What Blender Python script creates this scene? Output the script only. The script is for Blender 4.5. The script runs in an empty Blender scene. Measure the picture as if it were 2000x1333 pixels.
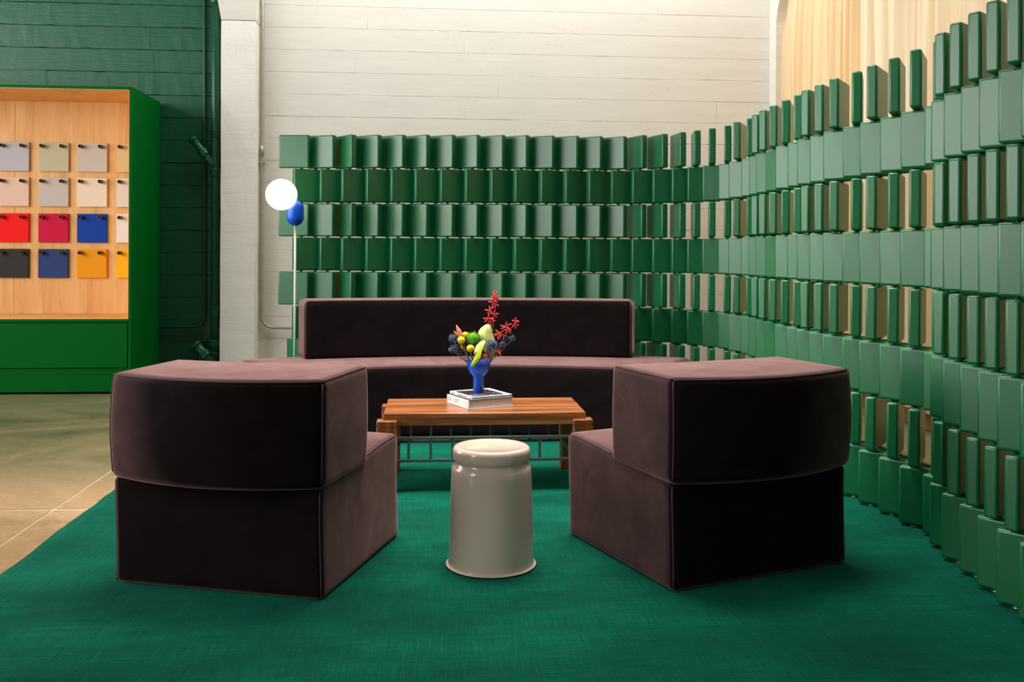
import bpy, bmesh, math, random
from mathutils import Vector, Matrix
random.seed(7)
S = bpy.context.scene
COL = S.collection
PI = math.pi

# ---------------------------------------------------------------- camera, world, lights, exposure
YAW = math.radians(4.7)
cd = bpy.data.cameras.new('camera'); cam = bpy.data.objects.new('camera', cd); COL.objects.link(cam)
cd.sensor_width = 36.0; cd.lens = 36.0 * 1860 / 2000
cd.shift_y = -171.5 / 2000
cd.clip_end = 60
cam.matrix_world = (Matrix.Translation((0, 0, 1.2)) @ Matrix.Rotation(-YAW, 4, 'Z')
                    @ Matrix.Rotation(PI / 2, 4, 'X') @ Matrix.Rotation(0.005, 4, 'Z'))
S.camera = cam

W = bpy.data.worlds.new('world'); S.world = W; W.use_nodes = True
bg = W.node_tree.nodes['Background']
bg.inputs[0].default_value = (0.95, 0.93, 0.90, 1); bg.inputs[1].default_value = 0.13

def area(name, loc, target, sx, sy, power, col=(1, 1, 1), spread=180):
    l = bpy.data.lights.new(name, 'AREA'); l.shape = 'RECTANGLE'; l.size = sx; l.size_y = sy
    l.energy = power; l.color = col; l.spread = math.radians(spread)
    o = bpy.data.objects.new(name, l); COL.objects.link(o)
    o.location = loc
    o.rotation_euler = (Vector(target) - Vector(loc)).to_track_quat('-Z', 'Y').to_euler()
    return o
area('ceiling_track_lights', (0.25, 4.7, 4.8), (0.3, 5.0, 0), 2.6, 1.6, 88, (1.0, 0.96, 0.90), 64)
area('skylight', (0.5, 8.0, 5.3), (0.5, 7.9, 0), 5.0, 1.2, 150, (1.0, 0.98, 0.95))
area('left_windows', (-6.8, 3.2, 2.85), (0, 3.2, 2.1), 10.2, 3.5, 640, (1.0, 0.975, 0.935))
area('window_daylight', (4.6, 5.7, 2.4), (3.3, 5.7, 1.9), 6.5, 3.4, 110, (1.0, 0.96, 0.88))

S.view_settings.view_transform = 'Standard'
S.view_settings.look = 'None'
S.view_settings.gamma = 1.0
S.view_settings.use_curve_mapping = False
S.view_settings.exposure = 0.0

# ---------------------------------------------------------------- helpers
def lin(r, g, b):
    f = lambda c: (c / 255 / 12.92) if c / 255 <= 0.04045 else ((c / 255 + 0.055) / 1.055) ** 2.4
    return (f(r), f(g), f(b), 1)

def tag(o, label=None, cat=None, group=None, kind=None):
    if label: o['label'] = label
    if cat: o['category'] = cat
    if group: o['group'] = group
    if kind: o['kind'] = kind
    return o

def empty(name, loc=(0, 0, 0), rz=0):
    o = bpy.data.objects.new(name, None); COL.objects.link(o)
    o.location = loc; o.rotation_euler = (0, 0, rz); o.empty_display_size = 0.1
    return o

def link(name, me, parent=None, loc=None, rz=None):
    o = bpy.data.objects.new(name, me); COL.objects.link(o)
    if parent: o.parent = parent
    if loc is not None: o.location = loc
    if rz is not None: o.rotation_euler = (0, 0, rz)
    return o

def mesh(name, bm, m, smooth=None):
    bmesh.ops.recalc_face_normals(bm, faces=bm.faces)
    me = bpy.data.meshes.new(name)
    if smooth is not None:
        for f in bm.faces: f.smooth = smooth
    bm.to_mesh(me); bm.free()
    for x in (m if isinstance(m, (list, tuple)) else [m]): me.materials.append(x)
    return me

def obj(name, bm, m, parent=None, loc=None, rz=None, smooth=None):
    return link(name, mesh(name, bm, m, smooth), parent, loc, rz)

def add_box(bm, x0, x1, y0, y1, z0, z1, r=0.0, seg=2, cuts=(0, 0, 0)):
    t = bmesh.new()
    bmesh.ops.create_cube(t, size=1.0)
    for v in t.verts:
        v.co = Vector(((x0 + x1) / 2 + v.co.x * (x1 - x0), (y0 + y1) / 2 + v.co.y * (y1 - y0), (z0 + z1) / 2 + v.co.z * (z1 - z0)))
    for f in t.faces: f.smooth = False
    if r > 0:
        big = set()
        res = bmesh.ops.bevel(t, geom=list(t.edges), offset=r, segments=seg, profile=0.5, affect='EDGES', clamp_overlap=True)
        for f in res['faces']: f.smooth = True
    for ax, n in enumerate(cuts):
        lo, hi = ((x0, x1), (y0, y1), (z0, z1))[ax]
        for i in range(1, n + 1):
            co = [0, 0, 0]; co[ax] = lo + (hi - lo) * i / (n + 1)
            no = [0, 0, 0]; no[ax] = 1
            bmesh.ops.bisect_plane(t, geom=t.verts[:] + t.edges[:] + t.faces[:], plane_co=co, plane_no=no, dist=1e-6)
    me = bpy.data.meshes.new('tmp'); t.to_mesh(me); t.free()
    bm.from_mesh(me); bpy.data.meshes.remove(me)
    return bm

def box(x0, x1, y0, y1, z0, z1, r=0.0, seg=2, cuts=(0, 0, 0)):
    return add_box(bmesh.new(), x0, x1, y0, y1, z0, z1, r, seg, cuts)

def add_lathe(bm, prof, n=32, c=(0, 0, 0), cap0=True, cap1=True):
    rings = []
    for (r, z) in prof:
        if r <= 1e-6:
            rings.append([bm.verts.new((c[0], c[1], c[2] + z))])
        else:
            rings.append([bm.verts.new((c[0] + r * math.cos(2 * PI * i / n), c[1] + r * math.sin(2 * PI * i / n), c[2] + z)) for i in range(n)])
    for a, b in zip(rings, rings[1:]):
        for i in range(n):
            j = (i + 1) % n
            va = [a[i % len(a)], a[j % len(a)]]; vb = [b[j % len(b)], b[i % len(b)]]
            vs = []
            for v in va + vb:
                if v not in vs: vs.append(v)
            if len(vs) >= 3:
                f = bm.faces.new(vs); f.smooth = True
    if cap0 and len(rings[0]) > 1: bm.faces.new(rings[0][::-1])
    if cap1 and len(rings[-1]) > 1: bm.faces.new(rings[-1])
    return bm

def add_tube(bm, pts, r, n=8, cap=True):
    pts = [Vector(p) for p in pts]
    rs = r if isinstance(r, (list, tuple)) else [r] * len(pts)
    rings = []; ref = None
    for i, p in enumerate(pts):
        d = (pts[min(i + 1, len(pts) - 1)] - pts[max(i - 1, 0)]).normalized()
        if ref is None:
            ref = d.orthogonal().normalized()
        ref = (ref - d * ref.dot(d)).normalized()
        b = d.cross(ref)
        rings.append([bm.verts.new(p + (ref * math.cos(2 * PI * k / n) + b * math.sin(2 * PI * k / n)) * rs[i]) for k in range(n)])
    for a, b in zip(rings, rings[1:]):
        for k in range(n):
            f = bm.faces.new([a[k], a[(k + 1) % n], b[(k + 1) % n], b[k]]); f.smooth = True
    if cap:
        bm.faces.new(rings[0][::-1]); bm.faces.new(rings[-1])
    return bm

def tube(pts, r, n=8): return add_tube(bmesh.new(), pts, r, n)

def arc_pts(c, r, a0, a1, n, ax, ay):
    """points on an arc round c in the plane of unit vectors ax, ay"""
    ax, ay, c = Vector(ax), Vector(ay), Vector(c)
    return [c + ax * r * math.cos(a0 + (a1 - a0) * i / n) + ay * r * math.sin(a0 + (a1 - a0) * i / n) for i in range(n + 1)]

def add_ball(bm, c, r, sub=2, sc=(1, 1, 1)):
    m = Matrix.Translation(c) @ Matrix.Diagonal((r * sc[0], r * sc[1], r * sc[2], 1))
    res = bmesh.ops.create_icosphere(bm, subdivisions=sub, radius=1, matrix=m)
    for v in res['verts']:
        for f in v.link_faces: f.smooth = True
    return bm

# ---------------------------------------------------------------- materials
class NT:
    def __init__(s, name):
        s.m = bpy.data.materials.new(name); s.m.use_nodes = True
        s.t = s.m.node_tree; s.n = s.t.nodes; s.b = s.n['Principled BSDF']
    def new(s, k, **kw):
        x = s.n.new(k)
        for a, v in kw.items(): setattr(x, a, v)
        return x
    def ln(s, a, b): s.t.links.new(a, b)
    def coord(s, scale=(1, 1, 1), rot=(0, 0, 0), which='Object'):
        tc = s.new('ShaderNodeTexCoord'); mp = s.new('ShaderNodeMapping')
        mp.inputs['Scale'].default_value = scale; mp.inputs['Rotation'].default_value = rot
        s.ln(tc.outputs[which], mp.inputs[0]); return mp.outputs[0]
    def noise(s, vec, scale, detail=3, rough=0.55, dist=0.0):
        x = s.new('ShaderNodeTexNoise'); x.inputs['Scale'].default_value = scale
        x.inputs['Detail'].default_value = detail; x.inputs['Roughness'].default_value = rough
        x.inputs['Distortion'].default_value = dist
        if vec is not None: s.ln(vec, x.inputs['Vector'])
        return x.outputs[0]
    def ramp(s, fac, stops):
        x = s.new('ShaderNodeValToRGB'); e = x.color_ramp.elements
        while len(e) < len(stops): e.new(0.5)
        for i, (p, c) in enumerate(stops):
            e[i].position = p; e[i].color = c if len(c) == 4 else (*c, 1)
        s.ln(fac, x.inputs[0]); return x.outputs[0]
    def bump(s, h, strength=0.3, dist=0.01, prev=None):
        x = s.new('ShaderNodeBump'); x.inputs['Strength'].default_value = strength
        x.inputs['Distance'].default_value = dist
        s.ln(h, x.inputs['Height'])
        if prev is not None: s.ln(prev, x.inputs['Normal'])
        return x.outputs[0]
    def base(s, c): s.ln(c, s.b.inputs['Base Color'])
    def nrm(s, c): s.ln(c, s.b.inputs['Normal'])
    def set(s, **kw):
        for k, v in kw.items(): s.b.inputs[k.replace('_', ' ')].default_value = v
        return s

def plain(name, rgb, rough=0.5, var=0.08, scale=6, metal=0.0, spec=0.5, coat=0.0, bump=0.0):
    a = NT(name); c = lin(*rgb)
    v = a.noise(a.coord(), scale)
    lo = tuple(x * (1 - var) for x in c[:3]); hi = tuple(min(1, x * (1 + var)) for x in c[:3])
    a.base(a.ramp(v, [(0.3, lo), (0.7, hi)]))
    a.set(Roughness=rough, Metallic=metal)
    a.b.inputs['Specular IOR Level'].default_value = spec
    a.b.inputs['Coat Weight'].default_value = coat
    if bump: a.nrm(a.bump(a.noise(a.coord(), scale * 20), bump, 0.002))
    return a.m

def concrete_paint(name, rgb, rough, pit=0.6, relief=0.5, gloss_spec=0.4, foot=False):
    a = NT(name); c = lin(*rgb)
    co = a.coord((1, 1, 1), which='Object')
    st = a.coord((0.7, 1, 5))
    n1 = a.noise(st, 3.0, 5)
    lo = tuple(x * 0.965 for x in c[:3]); hi = tuple(min(1, x * 1.03) for x in c[:3])
    colr = a.ramp(n1, [(0.3, lo), (0.7, hi)])
    # pits: tiny dark holes gathered in patches
    vo = a.new('ShaderNodeTexVoronoi'); vo.inputs['Scale'].default_value = 42
    a.ln(a.coord((1, 1, 1.5)), vo.inputs['Vector'])
    pm = a.ramp(vo.outputs['Distance'], [(0.10, (0, 0, 0)), (0.17, (1, 1, 1))])
    pn = a.noise(a.coord((0.6, 1, 3.2)), 2.6, 4, 0.7)
    if foot:                                        # honeycombed foot of the cast column
        ge = a.new('ShaderNodeNewGeometry'); sp = a.new('ShaderNodeSeparateXYZ'); a.ln(ge.outputs['Position'], sp.inputs[0])
        mr = a.new('ShaderNodeMapRange'); mr.inputs[1].default_value = 0.75; mr.inputs[2].default_value = 0.35; mr.inputs[3].default_value = 0.0; mr.inputs[4].default_value = 0.16
        a.ln(sp.outputs[2], mr.inputs[0]); ad = a.new('ShaderNodeMath', operation='ADD'); a.ln(pn, ad.inputs[0]); a.ln(mr.outputs[0], ad.inputs[1]); pn = ad.outputs[0]
    patch = a.ramp(pn, [(0.53, (1, 1, 1)), (0.62, (0, 0, 0))])
    mx = a.new('ShaderNodeMix', data_type='RGBA', blend_type='LIGHTEN'); mx.inputs[0].default_value = 1
    a.ln(pm, mx.inputs[6]); a.ln(patch, mx.inputs[7])
    dk = a.new('ShaderNodeMix', data_type='RGBA', blend_type='MULTIPLY'); dk.inputs[0].default_value = pit
    a.ln(colr, dk.inputs[6]); a.ln(mx.outputs[2], dk.inputs[7])
    a.base(dk.outputs[2])
    b1 = a.bump(a.noise(a.coord((0.35, 1, 6)), 9, 6, 0.66, 0.4), relief * 0.7, 0.008)
    b2 = a.bump(a.noise(co, 30, 5, 0.7), relief * 0.5, 0.005, b1)
    b3 = a.bump(mx.outputs[2], 0.5, 0.006, b2)
    a.nrm(b3)
    a.set(Roughness=rough); a.b.inputs['Specular IOR Level'].default_value = gloss_spec
    return a.m

def velvet(name):
    a = NT(name)
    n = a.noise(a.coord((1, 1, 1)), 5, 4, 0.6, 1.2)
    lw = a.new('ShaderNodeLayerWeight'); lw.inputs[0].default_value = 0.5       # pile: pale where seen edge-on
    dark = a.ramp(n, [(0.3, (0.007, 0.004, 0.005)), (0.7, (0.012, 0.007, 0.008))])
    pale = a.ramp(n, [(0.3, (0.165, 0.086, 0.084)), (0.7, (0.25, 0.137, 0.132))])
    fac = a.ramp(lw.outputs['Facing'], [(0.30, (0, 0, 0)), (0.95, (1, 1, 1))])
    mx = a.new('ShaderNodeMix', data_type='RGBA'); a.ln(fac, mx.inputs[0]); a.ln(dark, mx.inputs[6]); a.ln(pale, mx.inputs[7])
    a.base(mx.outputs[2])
    a.set(Roughness=0.85)
    a.b.inputs['Specular IOR Level'].default_value = 0.05
    a.b.inputs['Sheen Weight'].default_value = 0.5
    a.b.inputs['Sheen Roughness'].default_value = 0.3
    a.ln(a.ramp(n, [(0.3, lin(215, 165, 160)), (0.7, lin(240, 195, 190))]), a.b.inputs['Sheen Tint'])
    b1 = a.bump(a.noise(a.coord(), 320, 2), 0.25, 0.001)
    a.nrm(a.bump(a.noise(a.coord((1, 1, 1)), 7, 3), 0.12, 0.02, b1))
    return a.m

def wood(name, cols, axis, scale=7, rough=0.38, stretch=0.06, ring=1.0, coat=0.0):
    a = NT(name)
    sc = [1, 1, 1]; sc[axis] = stretch
    v = a.coord(tuple(x * scale for x in sc))
    n = a.noise(v, 2.2, 6, 0.62, 0.6 * ring)
    f = a.noise(a.coord(tuple(x * scale * 9 for x in sc)), 3, 3)
    mx = a.new('ShaderNodeMath', operation='MULTIPLY_ADD'); mx.inputs[1].default_value = 0.22
    a.ln(f, mx.inputs[0]); a.ln(n, mx.inputs[2])
    k = len(cols)
    a.base(a.ramp(mx.outputs[0], [(0.42 + 0.36 * i / (k - 1), lin(*c)) for i, c in enumerate(cols)]))
    a.set(Roughness=rough); a.b.inputs['Coat Weight'].default_value = coat
    a.nrm(a.bump(f, 0.06, 0.001))
    return a.m

M = {}
M['white'] = concrete_paint('white_board_marked_concrete', (227, 223, 214), 0.62, 0.5, 0.2)
M['column'] = concrete_paint('white_column_paint', (238, 234, 226), 0.6, 0.7, 0.4, 0.4, True)
M['green_wall'] = concrete_paint('green_gloss_wall_paint', (22, 92, 62), 0.36, 0.3, 0.75, 0.5)
M['green_pipe'] = plain('green_pipe_paint', (18, 84, 54), 0.33, 0.1, 9, bump=0.25)
M['cab_green'] = plain('cabinet_green_lacquer', (0, 94, 30), 0.5, 0.03, 2, spec=0.06)
M['ply'] = wood('birch_plywood', [(214, 150, 74), (230, 172, 98), (238, 188, 118)], 2, 3.2, 0.5, 0.10, 1.6)
M['walnut'] = wood('walnut_lengthwise', [(70, 34, 16), (142, 82, 42), (178, 112, 62)], 0, 14, 0.33, 0.04, 0.8, 0.15)
M['walnut_leg'] = wood('walnut_upright', [(80, 38, 17), (136, 76, 38), (168, 100, 52)], 2, 12, 0.38, 0.05, 0.6)
M['tile'] = plain('green_lacquered_tile', (2, 108, 60), 0.36, 0.03, 3, spec=0.85)
M['steel'] = plain('brushed_steel', (170, 172, 170), 0.3, 0.05, 20, metal=0.9)
M['rod'] = plain('dark_steel_rod', (34, 40, 36), 0.4, 0.1, 20, metal=0.6)
M['rail'] = plain('grey_green_powder_coat', (92, 100, 94), 0.45, 0.05, 10, metal=0.35)
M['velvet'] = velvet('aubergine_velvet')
M['piping'] = plain('aubergine_piping', (74, 50, 50), 0.8, 0.1, 40)
M['stool'] = plain('cream_glazed_enamel', (240, 214, 196), 0.16, 0.02, 3, coat=0.6)
M['blue'] = plain('cobalt_lacquer', (0, 82, 212), 0.32, 0.03, 5)
M['pole'] = plain('white_powder_coat', (224, 224, 220), 0.3, 0.02, 5)
M['conduit'] = plain('galvanised_conduit', (176, 172, 160), 0.4, 0.08, 20, metal=0.5)
M['peg'] = plain('bronze_peg', (92, 74, 58), 0.4, 0.1, 30, metal=0.5)
M['pegdark'] = plain('dark_peg_hole', (30, 22, 18), 0.7, 0.1, 30)
M['paper'] = plain('white_book_cloth', (236, 236, 234), 0.45, 0.02, 8)
M['pages'] = plain('page_edges', (206, 206, 212), 0.7, 0.05, 60)
M['ink'] = plain('dark_grey_print', (96, 94, 92), 0.7, 0.05, 30)
M['blackcover'] = plain('black_cover_edge', (58, 56, 54), 0.5, 0.05, 30)
M['stem'] = plain('green_stem', (96, 112, 66), 0.6, 0.15, 40)
M['stem_red'] = plain('reddish_stem', (168, 92, 62), 0.55, 0.15, 40)
M['yellow'] = plain('billy_button_yellow', (240, 204, 14), 0.8, 0.18, 420, bump=0.8)
M['pompom'] = plain('pompom_green', (92, 158, 16), 0.8, 0.2, 60)
M['thistle'] = plain('thistle_blue', (40, 54, 76), 0.7, 0.25, 60)
M['spike'] = plain('thistle_spike_lilac', (88, 98, 134), 0.6, 0.2, 40)
M['leafdark'] = plain('thistle_leaf', (72, 96, 72), 0.6, 0.2, 40)
M['red'] = plain('coral_red_petal', (226, 58, 62), 0.5, 0.15, 60)
M['crimson'] = plain('crimson_petal', (190, 26, 44), 0.5, 0.15, 60)
M['pinkbud'] = plain('pink_bud', (238, 146, 124), 0.5, 0.14, 50)
M['orange'] = plain('orange_bud', (238, 140, 30), 0.5, 0.12, 50)
M['spathe'] = plain('pale_green_spathe', (206, 216, 130), 0.35, 0.22, 26)
M['lime'] = plain('lime_spathe', (166, 200, 30), 0.35, 0.16, 20)
M['timber'] = wood('timber_block', [(120, 70, 34), (158, 98, 50), (182, 120, 66)], 1, 6, 0.55, 0.1)
M['backing'] = plain('raw_concrete_core', (150, 142, 128), 0.8, 0.1, 5)

# cobalt vase uses M['blue']; globe lamp gives off light
a = NT('opal_glass_lit'); a.base(a.ramp(a.noise(a.coord(), 3), [(0.3, (0.9, 0.87, 0.82)), (0.7, (0.95, 0.92, 0.88))]))
a.b.inputs['Emission Color'].default_value = (1.0, 0.80, 0.55, 1); a.b.inputs['Emission Strength'].default_value = 7.0
M['globe'] = a.m

# floor: ground, sealed concrete
a = NT('sealed_concrete_floor')
n1 = a.noise(a.coord((1, 1.6, 1), which='Generated'), 3, 6, 0.62, 0.4)
tc = a.new('ShaderNodeNewGeometry')
mp = a.new('ShaderNodeMapping'); mp.inputs['Scale'].default_value = (0.8, 1.0, 1); a.ln(tc.outputs['Position'], mp.inputs[0])
n2 = a.noise(mp.outputs[0], 1.3, 7, 0.66, 0.8)
sand = a.ramp(n2, [(0.30, lin(134, 112, 82)), (0.47, lin(162, 134, 100)), (0.56, lin(180, 150, 116)), (0.72, lin(196, 168, 136))])
olive = a.ramp(n2, [(0.30, lin(92, 92, 64)), (0.47, lin(116, 114, 82)), (0.56, lin(128, 122, 90)), (0.72, lin(150, 142, 108))])  # far floor: part stain, part the cabinet's green reflection mixed into the colour
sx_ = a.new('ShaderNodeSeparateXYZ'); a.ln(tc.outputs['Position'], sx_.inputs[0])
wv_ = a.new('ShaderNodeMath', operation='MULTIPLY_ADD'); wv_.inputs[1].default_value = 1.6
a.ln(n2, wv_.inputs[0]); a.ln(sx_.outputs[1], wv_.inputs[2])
stain_refl_fac = a.new('ShaderNodeMapRange'); stain_refl_fac.inputs[1].default_value = 5.7; stain_refl_fac.inputs[2].default_value = 6.3; a.ln(wv_.outputs[0], stain_refl_fac.inputs[0])
fm = a.new('ShaderNodeMix', data_type='RGBA'); a.ln(stain_refl_fac.outputs[0], fm.inputs[0]); a.ln(sand, fm.inputs[6]); a.ln(olive, fm.inputs[7])
spk = a.ramp(a.noise(mp.outputs[0], 38, 6, 0.75), [(0.35, (0.72, 0.70, 0.66)), (0.55, (1, 1, 1)), (0.7, (1.12, 1.1, 1.06))])
sm_ = a.new('ShaderNodeMix', data_type='RGBA', blend_type='MULTIPLY'); sm_.inputs[0].default_value = 0.8
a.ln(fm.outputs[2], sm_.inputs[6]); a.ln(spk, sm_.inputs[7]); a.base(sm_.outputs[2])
a.ln(a.ramp(n2, [(0.3, (0.24,) * 3), (0.7, (0.42,) * 3)]), a.b.inputs['Roughness'])
n3 = a.noise(mp.outputs[0], 60, 4)
a.nrm(a.bump(n3, 0.08, 0.003))
M['floor'] = a.m
M['joint'] = plain('pale_joint_filler', (226, 206, 176), 0.6, 0.05, 10)

# rug: woven teal pile with cross streaks
a = NT('teal_green_wool')
st = a.coord((1.2, 60, 1)); wv = a.coord((60, 2.0, 1))
n1 = a.noise(st, 3.2, 4, 0.6); n2 = a.noise(wv, 3.2, 3, 0.6); n3 = a.noise(a.coord((0.7, 1.5, 1)), 1.8, 4, 0.6)
n4 = a.noise(a.coord((1, 1, 1)), 190, 3, 0.7)
def madd(x, k, y):
    q = a.new('ShaderNodeMath', operation='MULTIPLY_ADD'); q.inputs[1].default_value = k
    a.ln(x, q.inputs[0])
    if hasattr(y, 'links'): a.ln(y, q.inputs[2])
    else: q.inputs[2].default_value = y
    return q.outputs[0]
v = madd(n1, 0.30, madd(n2, 0.22, madd(n3, 0.34, madd(n4, 0.30, -0.08))))
a.base(a.ramp(v, [(0.36, lin(0, 34, 27)), (0.50, lin(0, 72, 56)), (0.64, lin(8, 110, 84))]))
a.set(Roughness=0.95); a.b.inputs['Specular IOR Level'].default_value = 0.08
a.b.inputs['Sheen Weight'].default_value = 0.25; a.b.inputs['Sheen Tint'].default_value = lin(40, 190, 150)
a.nrm(a.bump(madd(n4, 1.0, madd(n1, 0.5, 0.0)), 0.8, 0.006))
M['rug'] = a.m

# curtains: cloth that lets daylight through
def cloth(name, rgb, tr):
    a = NT(name)
    n = a.noise(a.coord((2, 2, 0.3)), 6, 3)
    c = lin(*rgb); colr = a.ramp(n, [(0.3, tuple(x * .94 for x in c[:3])), (0.7, c)])
    a.base(colr); a.set(Roughness=0.9); a.b.inputs['Specular IOR Level'].default_value = 0.1
    t = a.new('ShaderNodeBsdfTranslucent'); t.inputs[0].default_value = lin(*tr)
    mx = a.new('ShaderNodeMixShader'); mx.inputs[0].default_value = 0.32
    out = [x for x in a.n if x.type == 'OUTPUT_MATERIAL'][0]
    a.ln(a.b.outputs[0], mx.inputs[1]); a.ln(t.outputs[0], mx.inputs[2]); a.ln(mx.outputs[0], out.inputs[0])
    return a.m
M['curtain_warm'] = cloth('ochre_cream_curtain', (244, 226, 190), (248, 190, 96))
M['curtain_pale'] = cloth('pale_cream_curtain', (246, 236, 216), (250, 208, 140))

# ---------------------------------------------------------------- floor
fl = obj('floor', box(-8, 6, -1.5, 9.4, -0.12, -0.004), M['joint']); tag(fl, kind='structure')
xs = [-1.752 + 2.3 * k for k in range(-3, 5)]; ys = [4.58 + 2.3 * k for k in range(-3, 4)]
xs = [-8.0] + [x for x in xs if -7.9 < x < 5.9] + [6.0]; ys = [-1.5] + [y for y in ys if -1.4 < y < 9.3] + [9.4]
for xa, xb in zip(xs, xs[1:]):
    for ya, yb in zip(ys, ys[1:]):
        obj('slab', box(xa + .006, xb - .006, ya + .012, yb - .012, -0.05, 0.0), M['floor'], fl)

# ---------------------------------------------------------------- back wall, board-marked courses
wb = obj('wall_back', box(-8, 3.72, 9.15, 9.45, 0, 5.2), M['backing']); tag(wb, kind='structure')
def courses(x0, x1, zlist, mat, rnd, lens, dep=0.0012, gap=1.0, jit=0.55):
    for z0, z1 in zip(zlist, zlist[1:]):
        x = x0; first = True
        while x < x1 - 0.01:
            L = rnd.uniform(*lens) * (rnd.uniform(0.3, 1) if first else 1); first = False
            xe = x1 if x + L > x1 - 0.5 else x + L
            d = rnd.uniform(-dep, dep)
            g = rnd.choice((0.0002, 0.0003, 0.0006)) * gap
            bm = box(x + (g if x > x0 else 0), xe - (g if xe < x1 else 0), 9.12 + d, 9.16, z0 + g, z1 - g, 0.0012, 1, (int((xe - x) / 0.07), 0, 0))
            rough = rnd.choice((0.2, 0.5, 1.0, 1.0)) * jit
            for v in bm.verts:
                if v.co.y < 9.125:
                    k = rough * (1.0 if rnd.random() < 0.75 else 2.2)
                    if v.co.z < z0 + .02: v.co.z += abs(rnd.gauss(0, .0016)) * k; v.co.y += rnd.gauss(0, .0005) * k
                    if v.co.z > z1 - .02: v.co.z -= abs(rnd.gauss(0, .0016)) * k; v.co.y += rnd.gauss(0, .0005) * k
            obj('board_course', bm, mat, wb)
            x = xe
rnd = random.Random(3)
courses(-1.80, 3.36, [0.0] + [2.693 + .2098 * k for k in range(-12, 12)] + [5.2], M['white'], rnd, (2.2, 4.2), 0.0008, 0.5, 0.6)
courses(-8, -1.80, [0.0] + [0.142 + .2098 * k for k in range(0, 24)] + [5.2], M['green_wall'], rnd, (3.4, 7.0), 0.0025, 2.5, 1.3)

# column against the back wall, with a haunch near its top
bm = box(-1.952, -1.638, 8.92, 9.16, 0.0, 3.325, 0.006, 2, (2, 0, 14))
rr = random.Random(5)
for v in bm.verts:
    v.co.x += rr.uniform(-.0025, .0025); v.co.y += rr.uniform(-.002, .002)
col = obj('trim_1', bm, M['column']); tag(col, kind='structure')
bm = bmesh.new()
q = [(-1.952, 8.92), (-1.638, 8.92), (-1.638, 9.16), (-1.952, 9.16)]
q2 = [(-2.03, 8.86), (-1.640, 8.86), (-1.640, 9.16), (-2.03, 9.16)]
lo = [bm.verts.new((x, y, 3.331)) for x, y in q]; hi = [bm.verts.new((x, y, 5.2)) for x, y in [(a[0] + (b[0] - a[0]) * 4, a[1] + (b[1] - a[1]) * 3) for a, b in zip(q, q2)]]
bm.faces.new(lo[::-1]); bm.faces.new(hi)
for i in range(4): bm.faces.new([lo[i], lo[(i + 1) % 4], hi[(i + 1) % 4], hi[i]])
obj('haunch', bm, M['white'], col)

# right wall with its arched opening
XW, X2 = 3.28, 3.70
wr = empty('wall_right'); tag(wr, kind='structure')
n = 40; yc, aa, hh, zs, ztop = 5.71, 3.245, 1.2, 3.35, 5.2
bm = bmesh.new()
arch = [(yc + aa * math.cos(PI * i / n), zs + hh * math.sin(PI * i / n)) for i in range(n + 1)]
def quad(bm, p): return bm.faces.new([bm.verts.new(x) for x in p])
for X, fl_ in ((XW, 1), (X2, -1)):
    for (ya, za), (yb, zb) in zip(arch, arch[1:]):
        quad(bm, [(X, ya, za), (X, ya, ztop), (X, yb, ztop), (X, yb, zb)])
for (ya, za), (yb, zb) in zip(arch, arch[1:]):
    quad(bm, [(XW, ya, za), (XW, yb, zb), (X2, yb, zb), (X2, ya, za)])
    quad(bm, [(XW, ya, ztop), (XW, yb, ztop), (X2, yb, ztop), (X2, ya, ztop)])
bmesh.ops.remove_doubles(bm, verts=bm.verts, dist=1e-5)
obj('arch', bm, M['column'], wr)
obj('pier', box(XW, X2, yc + aa, 9.15, 0, ztop, 0.004, 1), M['white'], wr)
obj('pier', box(XW, X2, 0.5, yc - aa, 0, ztop, 0.004, 1), M['column'], wr)
# timber sill blocks along the foot of the opening
ty = 8.9
tr = random.Random(2)
sill = empty('trim_2', (3.47, 5.7, 0)); tag(sill, kind='structure')
while ty > 2.6:
    L = tr.uniform(0.5, 0.9)
    obj('timber_block', box(-0.10, 0.16, ty - L + 0.02 - 5.7, ty - 5.7, 0.0, tr.choice((0.10, 0.115, 0.13)), 0.004, 1), M['timber'], sill)
    ty -= L
# window behind the curtains: dark steel frame
win = empty('window_1', (3.62, 5.71, 0)); tag(win, kind='structure')
for k in range(7):
    y = -3.2 + 6.4 * k / 6
    obj('mullion', box(-0.02, 0.02, y - 0.025, y + 0.025, 0.1, 3.35 + 1.15 * math.sqrt(max(0, 1 - (y / 3.25) ** 2))), M['rod'], win)
for z in (1.2, 2.3, 3.35):
    obj('glazing_bar', box(-0.015, 0.015, -3.2, 3.2, z - 0.02, z + 0.02), M['rod'], win)

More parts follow.
